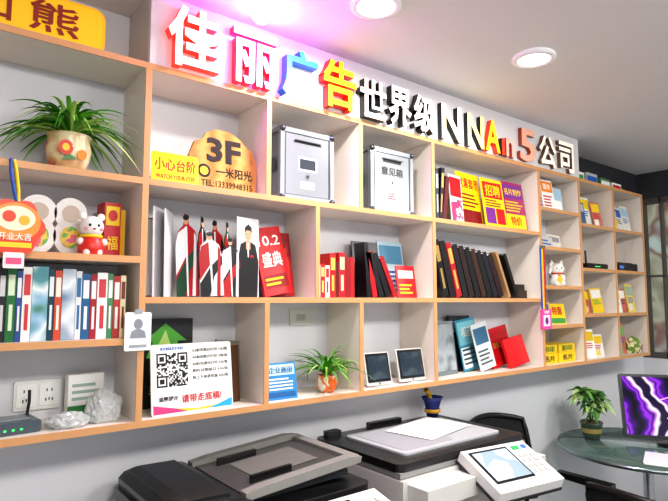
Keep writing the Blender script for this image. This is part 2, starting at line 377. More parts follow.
# ID badge
b = B(); b.at(.503, 1.5165, 1.415); b.prism(rrect(-.036, -.052, .036, .052, .005), -.004, -.0005, mat('#f4f4f2', .2, coat=.5))
b.quad(-.028, -.03, .028, .042, mat('#dfe3e8', .4), -.0045); b.disc(0, .02, .012, .014, mat('#8a8e96', .5), -.005); b.poly([(-.022, -.018), (.022, -.018), (.018, .0), (.006, .006), (-.006, .006), (-.018, .0)], mat('#8a8e96', .5), -.005)
b.quad(-.024, -.044, .024, -.036, mat('#9aa0a8', .5), -.0045); b.box(-.01, .01, -.007, -.004, .048, .06, CHROME); b.done('id_badge')

# ---------------------------------------------------------------- row 1
zt = S(.335)
b = B(); b.at(.61, 1.545, zt, 0, -3)
b.prism(rrect(-.072, 0, .072, .09, .006), 0, .006, mat('#f6dc0c', .3, emis=.1)); b.text('小心台阶', 0, .055, .128, .038, mat('#a81810', .4), y=-.0005); b.text('WATCH YOUR STEP', 0, .018, .12, .014, mat('#a81810', .4), y=-.0005); b.done('yellow_step_warning_sign')
b = B(); b.at(.785, 1.575, zt, 0, -4)
gold = multi(['#a87a30', '#bf8f40', '#cc9e4e'], 5, .7, kind='wave', stretch=(1, 1, 5), const=False, dist=3)
out = [(-.115, 0), (.115, 0), (.12, .10), (.105, .15), (.08, .165), (.06, .185), (.02, .205), (-.03, .205), (-.06, .19), (-.075, .165), (-.1, .155), (-.118, .11)]
b.prism(out, 0, .014, gold); dk = mat('#180a04', .7)
b.text('3F', .0, .135, .12, .08, dk, .002, y=-.0005, off=.03); b.text('一米阳光', .035, .065, .13, .034, dk, .001, y=-.0005); b.text('TEL:13339948315', .01, .024, .18, .02, dk, .001, y=-.0005, off=.0)
b.disc(-.07, .062, .022, .022, dk, -.0008); b.disc(-.07, .062, .014, .014, YEL, -.0012); b.done('wooden_floor_sign')
alu = mat('#9da1a6', .32, .85, var=.03); alud = mat('#5b6066', .3, .9)
def sbox(xc, wd, h, first):
    b = B(); b.at(xc, 1.55, zt)
    w2 = wd/2; dp = .12
    b.box(-w2+.008, w2-.008, .006, dp, .006, h-.006, mat('#7d8186', .35, .5, var=.03))
    for x in (-w2, w2-.016):
        for y in (0, dp-.012): b.box(x, x+.016, y, y+.016, 0, h, alu)
        for z in (0, h-.016): b.box(x, x+.016, .016, dp-.012, z, z+.016, alu)
    for z in (0, h-.018): b.box(-w2+.016, w2-.016, 0, .016, z, z+.018, alu)
    b.box(-w2+.02, w2-.02, .003, .006, .02, h-.02, mat('#8c9095' if first else '#94989c', .3, .5, var=.03))
    b.box(-w2+.016, -w2+.022, .001, .006, .018, h-.018, alud); b.box(w2-.022, w2-.016, .001, .006, .018, h-.018, alud)
    for x in (-w2+.008, w2-.008):
        for z in (.008, h-.008): b.ball((x, 0, z), .011, alud, n=10)
    b.box(-.055, .055, -.003, .003, h-.043, h-.039, alud)
    if first:
        b.quad(-.06, h-.05, .06, h-.043, BLACK, .0028)
        b.quad(-.04, h*.42, .04, h*.62, mat('#c4c8cc', .3), .0026); b.quad(-.034, h*.45, .034, h*.59, mat('#3a4048', .2), .002)
        b.quad(-.03, .045, .03, .07, mat('#c8ccd0', .4), .0026); b.disc(0, h*.35, .01, .01, CHROME, .002); b.disc(0, h*.35, .004, .005, BLACK, .001)
    else:
        b.quad(-.05, h-.055, .05, h-.043, BLACK, .0028)
        b.text('意见箱', 0, h-.09, .12, .034, mat('#2a2428', .4), y=.0028)
        b.quad(-.03, .05, .03, .085, mat('#c8ccd0', .4), .0026); b.lines(-.026, .054, .026, .082, 3, mat('#a03038', .5), .002)
        b.disc(.0, .125, .012, .012, CHROME, .002); b.disc(.0, .125, .005, .006, BLACK, .001)
    b.box(-w2-.001, -w2, .04, .08, h*.4, h*.6, alud)
    b.done('metal_suggestion_box', .0015)
sbox(1.095, .23, .255, True); sbox(1.51, .235, .258, False)

def card(b, x, y, z, w, h, base, rz=0, rx=-8, ry=0, th=.004, strips=(), texts=(), ln=None):
    b.at(x, y, z, rz, rx, ry)
    b.box(0, w, 0, th, 0, h, base)
    for u0, v0, u1, v1, m_ in strips: b.quad(u0*w, v0*h, u1*w, v1*h, m_, -.0006)
    for s_, u, v, tw, tv, m_ in texts: b.text(s_, u*w, v*h, tw*w, tv*h, m_, y=-.0009)
    if ln: u0, v0, u1, v1, n, m_ = ln; b.lines(u0*w, v0*h, u1*w, v1*h, n, m_, -.0009)
    b.M = Matrix.Identity(4)
PUR = mat('#7a2a8a', .4); ORG = mat('#f08a1a', .4); BLU = mat('#2a62b8', .4); GRN = mat('#3f9a48', .4); DR = mat('#7c1016', .4)
bookrow('row_of_dark_books', 1.755, zt, 1.56, .13, [(.022, .235, '#17171b', 0, '#a8a8b0'), (.018, .225, '#3a3a44', -0, '#d0d0d4'), (.02, .235, '#1d1a22', 5, '#c89a5a'), (.024, .2, '#5a1a22', 8, None)])
b = B()
card(b, 1.90, 1.575, zt, .085, .235, mat('#e4d8da', .3), ry=4, strips=[(.05, .55, .95, .95, RED), (.05, .05, .95, .5, multi(['#a83a6a', '#e8d8d0', '#e8a02a'], 30))])
card(b, 1.975, 1.58, zt, .18, .26, YEL, rz=4, ry=1, strips=[(.05, .62, .95, .94, YEL), (.06, .05, .94, .3, DR)], texts=[('优惠套餐', .5, .8, .85, .2, RED)], ln=(.1, .34, .9, .62, 4, DR))
card(b, 2.13, 1.56, zt, .17, .245, YEL, rz=0, strips=[(.06, .6, .94, .93, RED), (.06, .08, .5, .4, PUR), (.55, .08, .94, .4, RED)], texts=[('招聘', .5, .76, .7, .24, YEL)], ln=(.1, .42, .9, .58, 3, DR))
card(b, 2.315, 1.575, zt, .17, .255, mat('#a82868', .3), rz=-3, strips=[(.05, .66, .95, .95, PUR), (.05, .05, .95, .34, YEL)], texts=[('名片制作', .5, .8, .8, .14, YEL), ('特价', .5, .2, .5, .18, RED)], ln=(.1, .38, .9, .62, 4, YEL))
b.done('promotional_flyers')

# ---------------------------------------------------------------- row 2 middle
z0 = S(0)
b = B()   # folded pop-up style catalog
SK = mat('#d8a080', .5); JR = mat('#b0141c', .4); JB = mat('#141416', .4); JW = mat('#eceaea', .4); JG = mat('#1f4a30', .4)
gp = mat('#d8d6d8', .3)
def page(x0, y0, x1, y1, h, lean, fig, ry=0):
    w = math.hypot(x1-x0, y1-y0); a = math.degrees(math.atan2(y1-y0, x1-x0))
    b.at(x0, y0, z0, a, lean, ry)
    if fig:
        c1, c2, c3, man = fig; cx = w/2; k = h
        if man:
            b.box(0, w, 0, .0018, 0, h, gp)
            b.poly([(cx-.42*w, .0), (cx+.44*w, .0), (cx+.48*w, .45*k), (cx+.34*w, .66*k), (cx, .72*k), (cx-.34*w, .66*k), (cx-.48*w, .42*k)], c1, -.0007)
            b.poly([(cx-.1*w, .6*k), (cx+.1*w, .6*k), (cx+.1*w, .74*k), (cx-.1*w, .74*k)], SK, -.0012); b.disc(cx, .79*k, .15*w, .085*k, SK, -.0014); b.poly([(cx-.16*w, .8*k), (cx-.15*w, .88*k), (cx, .92*k), (cx+.15*w, .88*k), (cx+.16*w, .8*k), (cx+.08*w, .84*k), (cx-.1*w, .84*k)], JB, -.0018)
            for s_ in (-1, 1): b.disc(cx+s_*.06*w, .79*k, .018*w, .008*k, JB, -.0019, 8)
            b.quad(cx-.05*w, .745*k, cx+.05*w, .75*k, JR, -.0019); b.poly([(cx-.05*w, .68*k), (cx+.05*w, .68*k), (cx+.02*w, .5*k), (cx-.02*w, .5*k)], JW, -.0012); b.quad(cx+.1*w, .5*k, cx+.25*w, .53*k, JR, -.0012)
        else:  # cut-out page following jacket outline
            o_ = [(0, 0), (w, 0), (w*1.0, .62*k), (w*.9, .78*k), (w*.62, .86*k), (w*.6, .98*k), (w*.42, k), (w*.36, .86*k), (w*.1, .78*k), (0, .62*k)]
            b.prism(o_, 0, .0018, c1)
            b.poly([(0, .25*k), (w*.5, .5*k), (w*.5, .84*k), (w*.12, .77*k), (0, .62*k)], c2, -.0006)
            b.poly([(0, 0), (w*.4, 0), (w*.62, .3*k), (w, .48*k), (w, .62*k), (w*.5, .46*k), (0, .2*k)], c3, -.0009)
            b.poly([(w*.44, .84*k), (w*.54, .84*k), (w*.55, 0), (w*.48, 0)], JW, -.0012)
            b.poly([(w*.7, 0), (w*.85, 0), (w*.95, .7*k), (w*.85, .76*k)], c2, -.0011)
            b.disc(w*.5, .91*k, w*.12, .05*k, SK, -.0014, 14); b.disc(w*.5, .95*k, w*.14, .035*k, JB, -.0017, 14)
    else: b.box(0, w, 0, .0018, 0, h, gp)
    b.M = Matrix.Identity(4)
b.at(.54, 1.62, z0, 0, -4); b.box(0, .09, 0, .012, 0, .24, mat('#4a3a40', .3)); b.box(.004, .09, -.003, 0, .004, .236, gp); b.M = Matrix.Identity(4)
page(.555, 1.555, .635, 1.645, .265, -1, None); page(.585, 1.545, .645, 1.635, .26, -1, None)
P_ = [(.645, 1.60), (.70, 1.56), (.742, 1.59), (.782, 1.55), (.818, 1.575)]
F_ = [(JR, JW, JG, 0), (JB, JR, JW, 0), (JR, JB, JW, 0), (JG, JR, JB, 0)]
for i in range(4): page(*P_[i], *P_[i+1], .255-.006*i, -1, F_[i], -3)
page(.70, 1.548, .765, 1.525, .20, -1, (JW, JR, JB, 0), -4); page(.765, 1.535, .825, 1.528, .185, -1, (JB, JW, JR, 0), -3)
page(.822, 1.552, .915, 1.575, .258, -1, (JB, JB, JB, 1))
b.done('folded_clothing_catalog')
b = B()
card(b, .965, 1.62, z0, .125, .23, mat('#9a1a1c', .3), ry=-2, th=.012, strips=[(.1, .1, .9, .9, multi(['#8a1a1c', '#c83a30', '#e0a090'], 25))])
card(b, .942, 1.575, z0, .12, .235, mat('#c8181e', .3), rz=5, ry=-10, th=.012, strips=[(.08, .1, .92, .3, mat('#8c0f14', .4))], texts=[('10.2', .5, .8, .78, .15, PAPER), ('盛典', .5, .52, .7, .22, PAPER)], ln=(.12, .13, .88, .27, 2, YEL))
b.done('red_booklets')
bookrow('row_of_red_books', 1.135, z0, 1.56, .13, [(.022, .115, '#e8e4e0', 0, '#b8202a'), (.02, .12, '#c01c24', 0, '#e8c060'), (.02, .115, '#e0dcd6', 0, '#b8202a'), (.028, .16, '#b01a20', 0, '#e0b050'), (.012, .13, '#5a1418', 0, None), (.03, .165, '#c21a22', 0, '#e8d8a0'), (.022, .15, '#8a1218', 0, None), (.02, .15, '#a8181e', 0, None)])
b = B()
b.book(1.375, 1.555, z0, .02, .21, .06, mat('#101014', .3), -4); b.book(1.405, 1.555, z0, .024, .175, .06, mat('#b01820', .3), -12)
b.book(1.44, 1.555, z0, .024, .18, .06, mat('#1a1a1e', .3), -20); b.book(1.475, 1.555, z0, .026, .18, .06, mat('#101014', .3), -24); b.book(1.515, 1.555, z0, .022, .17, .06, mat('#a0161c', .3), -26)
b.done('leaning_binders')
b = B()
card(b, 1.40, 1.655, z0, .15, .23, mat('#15151a', .3), rx=-6, strips=[(.1, .55, .9, .85, mat('#7a1a1c', .3))])
card(b, 1.54, 1.645, z0, .15, .24, mat('#b8d4e0', .3), rz=3, strips=[(.05, .6, .95, .93, mat('#5a98b8', .4)), (.05, .05, .95, .5, mat('#e0e8ec', .4))], ln=(.1, .1, .9, .5, 5, BLU))
card(b, 1.585, 1.60, z0, .11, .135, mat('#c01a24', .3), rz=0, ry=0, strips=[(.1, .6, .9, .85, mat('#e0c8c0', .4))], ln=(.1, .1, .9, .45, 3, YEL))
b.done('display_brochures')
b = B(); x = 1.80
for i, (c, lb) in enumerate([('#141417', '#b89a5a'), ('#1b1518', None), ('#a01c22', '#e0b860'), ('#16161a', None), ('#2a1814', None), ('#101013', None), ('#3a2016', None), ('#121215', None), ('#1a1a20', None), ('#2c1418', None)]):
    b.book(x, 1.545, z0, .034, .25-.004*i, .16, mat(c, .25), -15-i*1.0, mat(lb, .3, .5) if lb else None); x += .044
b.box(2.28, 2.505, 1.60, 1.70, z0, z0+.04, mat('#3a2416', .4)); b.box(2.29, 2.5, 1.61, 1.70, z0+.04, z0+.07, mat('#241a18', .4))
b.book(2.27, 1.545, z0, .016, .235, .04, mat('#b08a60', .3), -25); b.book(2.31, 1.53, z0, .018, .225, .05, mat('#181818', .3), -25)
b.done('row_of_photo_albums')
b = B(); b.at(2.52, 1.5175, 1.5)
for i, c in enumerate(['#2a4ab0', '#f0d020', '#c8202a']): b.box(-.022+i*.014, -.009+i*.014, -.002-.0012*i, -.0005-.0012*i, -.06, .26, mat(c, .5))
b.box(-.024, .022, -.006, -.0005, .26, .275, CHROME); b.box(-.01, .01, -.007, -.0045, -.075, -.06, CHROME); b.done('striped_lanyards')
b = B(); b.at(2.53, 1.513, 1.405); b.prism(rrect(-.045, -.05, .045, .05, .01), -.004, .004, mat('#e0489a', .3, emis=.15)); b.quad(-.03, -.035, .03, .02, mat('#f4e4ee', .3), -.0045); b.text('VIP', 0, .034, .05, .016, PAPER, y=-.0045); b.disc(0, -.008, .015, .018, PUR, -.005); b.box(-.008, .008, -.006, 0, .048, .062, CHROME); b.done('pink_name_badge')

# ---------------------------------------------------------------- row 3
zb = S(bot)
b = B(); b.at(.56, 1.545, zb, 3, -7)
b.prism(rrect(0, 0, .26, .20, .008), 0, .006, mat('#f2f1ee', .25, var=.01))
R2 = random.Random(3); n = 21; q = .096/n; ox, oz = .016, .078
def fnd(i, j):
    for a, c in ((0, 0), (0, 14), (14, 0)):
        u, v = i-a, j-(c)
        if 0 <= u < 7 and 0 <= v < 7: return (u in (0, 6) or v in (0, 6) or (2 <= u <= 4 and 2 <= v <= 4)) 
    return None
for i in range(n):
    for j in range(n):
        f_ = fnd(i, 20-j)
        if f_ is None: f_ = R2.random() < .48
        if f_: b.quad(ox+i*q, oz+j*q, ox+i*q+q, oz+j*q+q, BLACK, -.0008)
tx = mat('#35353c', .5)
for k, s_ in enumerate(['A3复印黑白打印 1元/张', 'A4复印黑白打印 5角/张', 'A4彩色激光打印 2元/张', '相片过塑装订 5元/张', '线上下单更优惠 4元/张']):
    b.text(s_, .187, .178-k*.02, .12, .010, tx, y=-.0008, off=0)
b.text('扫码打印', .062, .187, .07, .009, mat('#2a62b8', .5), y=-.0008); b.text('请带走底稿!', .155, .04, .13, .024, mat('#c4202a', .4), y=-.0008); b.text('温馨提示', .05, .045, .06, .013, tx, y=-.0008)
b.poly([(0.004, .004), (.11, .004), (.07, .016), (.004, .03)], mat('#d83a78', .4), -.0006); b.poly([(.17, .004), (.256, .004), (.256, .028), (.21, .014)], mat('#2aa0d0', .4), -.0006); b.poly([(.07, .016), (.11, .004), (.17, .004), (.21, .014), (.14, .009)], mat('#f0c020', .4), -.0006)
b.box(.08, .18, .006, .05, 0, .004, mat('#e8e8e8', .2)); b.done('qr_code_price_sign')
b = B(); b.at(.555, 1.675, zb, 0, -2); b.box(0, .18, 0, .008, 0, .27, mat('#1c1e1c', .35)); b.poly([(.03, .15), (.13, .155), (.13, .2), (.16, .2), (.09, .255), (.02, .2), (.05, .2)], mat('#4fa834', .4), -.001); b.poly([(.055, .165), (.115, .165), (.09, .235)], mat('#b8d878', .4), -.0015); b.text('毕业', .08, .05, .08, .035, YEL, y=-.001)
b.done('black_green_poster_board')
b = B(); card(b, .80, 1.66, zb, .09, .20, mat('#8a8278', .5), rz=0, ry=6, th=.01); card(b, .845, 1.61, zb, .035, .18, mat('#5a3a22', .5), rz=20, rx=-4, th=.01); b.done('leaning_folders')
b = B()
card(b, .94, 1.555, zb, .12, .12, mat('#2f84c0', .35), rx=-10, th=.008, strips=[(.05, .66, .95, .95, mat('#bcdcf0', .4)), (.06, .06, .94, .2, mat('#1c5a94', .4))], texts=[('企业画册', .5, .8, .8, .18, mat('#1c5a94', .4))], ln=(.1, .24, .9, .6, 4, PAPER))
b.done('blue_booklet')
b = B(); b.at(1.18, YB, 1.435); b.prism(rrect(-.05, -.03, .05, .03, .004), -.006, -.0005, mat('#d8d6d0', .3)); b.quad(-.02, -.012, .02, .012, mat('#b8b6b0', .3), -.0065); b.done('wall_junction_plate')
for x, w_, h_ in ((1.375, .125, .13), (1.545, .145, .135)):
    b = B(); b.at(x, 1.555, zb, -2, -12); b.prism(rrect(0, .006, w_, h_, .006), 0, .007, mat('#c8c6c2', .3)); b.prism(rrect(.006, .018, w_-.006, h_-.005, .003), -.002, 0, mat('#14161a', .12, coat=1.)); b.quad(.014, .028, w_-.014, h_-.014, multi(['#20262c', '#2c3a44', '#48545c'], 12, .15, const=False), -.0026)
    b.disc(w_/2, .012, .004, .004, CHROME, -.0006)
    b.M = Matrix.Identity(4); b.at(x, 1.555, zb, -2); b.box(w_*.3, w_*.7, -.02, .06, 0, .003, mat('#dcdad6', .3)); b.box(w_*.45, w_*.55, .05, .056, .003, .08, mat('#dcdad6', .3)); b.done('tablet_on_stand')
b = B()
card(b, 1.765, 1.64, zb, .05, .235, mat('#34343c', .3), rx=-3, th=.02)
card(b, 1.80, 1.60, zb, .165, .235, mat('#8e969c', .25, .4), rz=4, rx=-7, th=.02, strips=[(.12, .08, .96, .94, multi(['#7c868c', '#a8b0b4', '#5a646c'], 9, .3, const=False))])
b.at(1.80, 1.60, zb, 4, -7)
for i in range(14):
    zz = .015+i*.0155; b.tube([(.008+.006*math.cos(a), -.002+.007*math.sin(a)-.002, zz) for a in [k*math.pi/4 for k in range(8)]], .0012, CHROME, 5, True)
b.M = Matrix.Identity(4)
b.done('spiral_bound_album')
b = B()
card(b, 1.985, 1.66, zb, .15, .255, mat('#1c2a34', .3), rx=-4, th=.015, strips=[(.1, .7, .9, .9, mat('#a8b8c0', .3))])
card(b, 2.02, 1.62, zb, .15, .235, mat('#3d8fa8', .3), rz=3, ry=-6, strips=[(.05, .5, .95, .95, mat('#7cc0cc', .4)), (.05, .05, .5, .45, PAPER)], ln=(.1, .1, .9, .45, 4, mat('#1c4a5a', .4)), texts=[('相册', .5, .75, .6, .2, PAPER)])
card(b, 2.09, 1.58, zb, .12, .215, mat('#d8dcde', .3), rz=0, ry=-10, strips=[(.08, .55, .92, .9, mat('#3a6a8a', .4))], ln=(.1, .1, .9, .45, 4, mat('#4a5a60', .4)))
b.done('album_sample_covers')
b = B()
card(b, 2.225, 1.61, zb, .19, .185, mat('#c4161e', .25), rz=2, rx=-10, ry=-8, th=.015, strips=[(.08, .1, .92, .9, mat('#b0121a', .25))], texts=[('荣誉证书', .5, .55, .6, .16, mat('#e0b050', .3, .6))])
card(b, 2.30, 1.565, zb, .17, .14, mat('#d01c24', .25), rx=-14, ry=-8, th=.015)
b.done('red_certificate_covers')

# ---------------------------------------------------------------- right columns
def gen(name, xa, xb, z, specs):
    b = B(); x = xa; yy = 1.56
    for w_, h_, base, strips, txt, ln in specs:
        card(b, x, yy, z, w_, h_, base, rz=R.uniform(-4, 4), rx=-9, ry=R.uniform(-3, 4), strips=strips, texts=txt, ln=ln); x += w_*.92; yy = 1.56+R.random()*.03
    b.done(name)
LB = mat('#a8c8dc', .4)
gen('stack_of_magazines', 2.545, 2.9, S(.47), [(.1, .165, mat('#d8b0b0', .4), [(.05, .5, .95, .95, multi(['#c88a7a', '#e0c8b8', '#7a8a9a'], 25))], [], (.1, .1, .9, .45, 3, BLU)), (.11, .17, PAPER, [(.05, .6, .95, .95, ORG)], [('服务', .5, .78, .6, .2, PAPER)], (.1, .1, .9, .5, 4, RED)), (.12, .15, LB, [(.1, .1, .9, .5, PAPER)], [], None)])
gen('small_price_cards', 2.55, 2.9, S(.268), [(.16, .06, mat('#c8c4bc', .4), [], [], (.1, .2, .9, .8, 2, BLU)), (.14, .08, mat('#d8d4cc', .4), [(.1, .5, .9, .85, mat('#8a8a90', .4))], [], None)])
# lucky cat
b = B(); b.at(2.78, 1.59, S(.066), -38)
cw = mat('#f2efe8', .25, coat=.4)
b.lathe([(.0001, 0), (.034, 0), (.042, .02), (.040, .045), (.028, .068), (.0001, .075)], cw); b.ball((0, -.004, .092), .036, cw, (1.1, .95, .9))
for s_ in (-1, 1):
    b.add([(s_*.034, -.004, .105), (s_*.010, -.004, .12), (s_*.030, -.004, .142), (s_*.022, .012, .112)], [(0, 1, 2), (0, 2, 3), (1, 3, 2), (0, 3, 1)], cw)
    b.ball((s_*.013, -.037, .096), .004, BLACK, n=8); b.ball((s_*.018, -.036, .012), .013, cw, (1, 1.2, .8), 10)
b.ball((0, -.040, .088), .003, mat('#e07a80', .4), n=8); b.ball((.02, -.034, .045), .011, cw, (1, 1, 1.4), 10)
b.tube([(-.036, -.012, .05), (-.046, -.02, .075), (-.044, -.024, .105)], .010, cw); b.ball((-.044, -.024, .112), .013, cw, n=10)
b.lathe([(.031, .064), (.034, .068), (.031, .072)], RED); b.ball((0, -.036, .062), .007, mat('#e0b020', .3, .7), n=10); b.disc(0, .035, .014, .02, mat('#e8b82a', .3), -.042)
b.done('lucky_cat_figurine')
b = B(); b.at(2.64, 1.60, S(.066)); b.prism(rrect(-.05, 0, .05, .12, .01), 0, .04, mat('#5a4a8a', .4)); b.text('礼', 0, .06, .05, .06, YEL, y=-.001); b.done('small_gift_box')
gen('yellow_price_cards', 2.55, 2.9, S(-.136), [(.12, .12, mat('#b8b4ac', .4), [(.1, .5, .9, .9, BLU)], [], None), (.16, .11, YEL, [(.05, .05, .95, .3, GRN)], [('特惠', .5, .65, .6, .4, RED)], None)])
b = B()
for i, (x, w_) in enumerate(((2.55, .16), (2.72, .17))):
    b.at(x, 1.56, zb); b.box(0, w_, 0, .11, 0, .05, YEL); b.box(.003, w_-.003, .002, .11, .051, .095, mat('#e8c41c', .4)); b.text('名片', w_/2, .026, w_*.6, .03, BK, y=-.001); b.text('彩印', w_/2, .073, w_*.6, .028, mat('#2a6a2a', .4), y=.001)
b.done('yellow_business_card_boxes')
cells = [(xs[6], .42, .31), (xs[7], .42, .31), (xs[6], -.085, .31), (xs[7], -.085, .31), (xs[6], bot, .31), (xs[7], bot, .1)]
pal = [mat('#e8e6e0', .4), LB, mat('#e8d060', .4), mat('#7ab070', .4), mat('#c87060', .4), mat('#4a6a8a', .4), mat('#d8d4c8', .4), mat('#98b8a0', .4), mat('#e8c41c', .4), PAPER]
for x, zz, lim in cells:
    sp = []; tot = 0
    while tot < lim:
        w_ = R.uniform(.09, .13)
        if tot+w_ > .36: break
        tot += w_*.92
        sp.append((w_, R.uniform(.13, .185), R.choice(pal), [(.06, .6, .94, .93, R.choice(pal+[YEL, RED, BLU]))] + ([(.1, .08, .6, .3, R.choice(pal))] if R.random() < .5 else []), [], (.1, .33, .9, .55, 3, R.choice([BLU, RED, GRN, tx]))))
    gen('display_magazines', x+.02, x+.38, S(zz), sp)
b = B(); b.at(3.14, 1.60, S(.17)); b.prism(rrect(-.12, .0, .12, .03, .008), -.06, .06, mat('#18181c', .3))
for s_ in (-.09, .09): b.tube([(s_, .055, .02), (s_, .058, .12)], .006, BK)
for i in range(4): b.quad(-.03+i*.016, .012, -.024+i*.016, .016, mat('#40ff70', .4, emis=3), -.0605)
b.done('network_router')
b = B(); b.at(3.5, 1.6, S(.17)); b.prism(rrect(-.13, 0, .13, .045, .01), -.07, .07, mat('#24242a', .35)); b.box(-.1, .1, -.05, .06, .0455, .052, mat('#3a3a42', .3)); b.quad(-.11, .012, -.06, .03, mat('#4a70c0', .3, emis=.4), -.0705); b.done('set_top_box')
b = B(); b.at(2.99, 1.685, S(.17)); b.box(-.05, .03, 0, .02, 0, .2, mat('#3a78c8', .35)); b.quad(-.045, .12, .025, .19, LB, -.001); b.done('blue_folder')
crumple('snack_bag', (3.6, 1.57, S(bot)), .075, (1.1, .55, .8), multi(['#6a8a3a', '#d8d0a0', '#8a5a2a', '#e8e8e0'], 14, .25), 5)
b = B()
for x, w_, h_, c1, c2 in ((2.98, .1, .06, PAPER, GRN), (3.11, .13, .07, mat('#b8bcc0', .4), BLU), (3.28, .12, .06, mat('#5a8a5a', .4), PAPER), (3.43, .12, .05, PAPER, RED)):
    b.at(x, 1.57, CZ+top+T/2+.0006); b.box(0, w_, 0, .06, 0, h_, c1); b.quad(.008, h_*.2, w_-.008, h_*.75, c2, -.001)
b.done('small_boxes')

# ---------------------------------------------------------------- copiers
LG = mat('#cfcec9', .4, var=.02); MG = mat('#8f8f8d', .4); DG = mat('#2a2c30', .4); CB = mat('#0c0d0f', .3, coat=.4); LGD = mat('#bcbab4', .4); CH = mat('#222428', .4)
def copier_base(b, x0, x1, y0, y1, LG):
    b.box(x0+.02, x1-.02, y0+.02, y1, .06, .70, LG)
    for x in (x0+.07, x1-.07):
        for y in (y0+.08, y1-.06): b.lathe([(.0001, 0), (.025, 0), (.025, .06), (.0001, .06)], BK, 12, (x, y, 0))
    for i in range(4):
        z = .09+i*.15; b.box(x0+.03, x1-.03, y0+.005, y0+.02, z, z+.14, LGD); b.box((x0+x1)/2-.08, (x0+x1)/2+.08, y0, y0+.006, z+.10, z+.12, DG)
    b.box(x0+.02, x0+.10, y0+.05, y1, .70, .86, LG); b.box(x0+.10, x1-.02, y1-.15, y1, .70, .86, LG); b.box(x0+.10, x1-.02, y0+.06, y1-.15, .70, .72, DG)
    b.box(x0+.1, x1-.04, y0+.10, y1-.18, .722, .735, PAPER)
    b.box(x1-.06, x1-.02, y0+.35, y1-.15, .72, .86, LG)
# right copier
b = B(); x0, x1, y0, y1 = 1.20, 1.86, 1.10, 1.655
copier_base(b, x0, x1, y0, y1, LG)
b.M = Matrix.Translation((0, 0, -.008))
b.box(x0, x1, 1.20, y1, .85, .965, LG); b.box(x0+.02, x1-.02, 1.12, 1.20, .90, .955, LG)
b.box(x0+.003, x1-.003, 1.215, y1-.002, .968, .985, MG)
b.slab(rrect(x0, 1.215, x1, y1, .03), .985, 1.010, CB)
b.slab(rrect(x0+.085, 1.275, x1-.065, y1-.07, .02), 1.010, 1.017, mat('#b9bbbe', .35, var=.02))
b.slab(rrect(x0+.11, 1.30, x1-.30, y1-.095, .02), 1.017, 1.019, mat('#a8aab0', .35))
b.box(x0+.25, x0+.42, y1-.03, y1-.004, 1.0, 1.03, CB); b.box(x0+.04, x0+.1, y1-.035, y1-.004, 1.0, 1.028, DG)
b.box(1.47, 1.67, 1.08, 1.22, .86, .93, LG)
b.at(1.585, 1.085, .965, -8, 26); b.box(-.145, .145, -.095, .095, -.035, 0, mat('#dcdcda', .35)); b.box(-.148, .148, -.098, .098, -.045, -.035, DG)
b.box(-.125, .045, -.06, .08, 0, .003, BK); b.box(-.117, .037, -.052, .072, .003, .0038, multi(['#8fa2b0', '#a9b8c2', '#c8d4da'], 14, .2, .15, 'voronoi'))
for i in range(4):
    for j in range(3): b.box(.062+j*.024, .078+j*.024, -.05+i*.024, -.036+i*.024, 0, .004, LGD)
b.box(.065, .095, .06, .075, 0, .004, mat('#2a9a5a', .4, emis=.5)); b.box(.11, .128, .06, .075, 0, .004, mat('#3a6ac8', .4, emis=.5))
b.M = Matrix.Identity(4)
b.done('office_copier', .003)
# paper on right copier
b = B(); b.at(1.60, 1.46, 1.0125, 12)
b.add([(-.15, -.10, .001), (.15, -.10, .001), (.15, .10, .006), (-.15, .10, .002)], [(0, 1, 2, 3)], PAPER); b.box(-.14, .14, -.095, .095, 0, .0006, PAPER)
b.done('sheet_of_paper')
b = B(); b.at(1.80, 1.62, 1.0025); nv = mat('#1c2a6a', .6, bump=.3)
b.lathe([(.0001, 0), (.022, 0), (.026, .03), (.034, .065), (.045, .085), (.040, .085), (.028, .06), (.0001, .05)], nv, 18, sx=1.1)
b.tube([(-.012, 0, .06), (-.02, 0, .1), (-.045, -.005, .12)], .011, mat('#c89a2a', .5)); b.lathe([(.030, .02), (.033, .022), (.033, .034), (.030, .036)], mat('#c89a2a', .5), 18, sx=1.1); b.done('navy_pouch')
# left copier
b = B(); x0, x1, y0, y1 = .49, 1.09, 1.04, 1.655
copier_base(b, x0, x1, y0, y1, LG)
b.M = Matrix.Translation((0, 0, -.035))
b.box(x0, x1, 1.20, y1, .86, .96, CH); b.box(x0+.02, x1-.02, 1.06, 1.20, .90, .955, LG)
b.box(x0+.004, x1-.004, 1.215, y1-.002, .963, .98, MG)
b.slab(rrect(x0, 1.215, x1, y1, .03), .98, 1.012, CB)
hp = [(x0+.01, 1.012), (x0+.24, 1.012), (x0+.23, 1.030), (x0+.20, 1.046), (x0+.15, 1.056), (x0+.06, 1.058), (x0+.025, 1.050), (x0+.01, 1.035)]
b.prism(hp, 1.24, 1.63, CB)
b.prism([(x0+.03, 1.05), (x0+.17, 1.054), (x0+.165, 1.062), (x0+.06, 1.064), (x0+.035, 1.058)], 1.26, 1.61, mat('#141618', .3, coat=.4))
TG = mat('#4c4b49', .4); TR = mat('#8b8984', .4)
b.prism([(x0+.22, 1.028), (x1-.02, 1.058), (x1-.01, 1.066), (x0+.22, 1.038)], 1.27, 1.61, TG)
for y in (1.27, 1.60): b.prism([(x0+.21, 1.03), (x1-.01, 1.060), (x1-.005, 1.076), (x1-.05, 1.082), (x0+.26, 1.058), (x0+.21, 1.05)], y-.016, y+.016, TR)
b.prism([(x1-.03, 1.058), (x1-.004, 1.062), (x1-.004, 1.078), (x1-.03, 1.074)], 1.27, 1.60, TR)
b.prism([(x0+.24, 1.012), (x0+.30, 1.012), (x1-.03, 1.02), (x1-.03, 1.035), (x1-.05, 1.055), (x0+.24, 1.03)], 1.29, 1.59, DG)
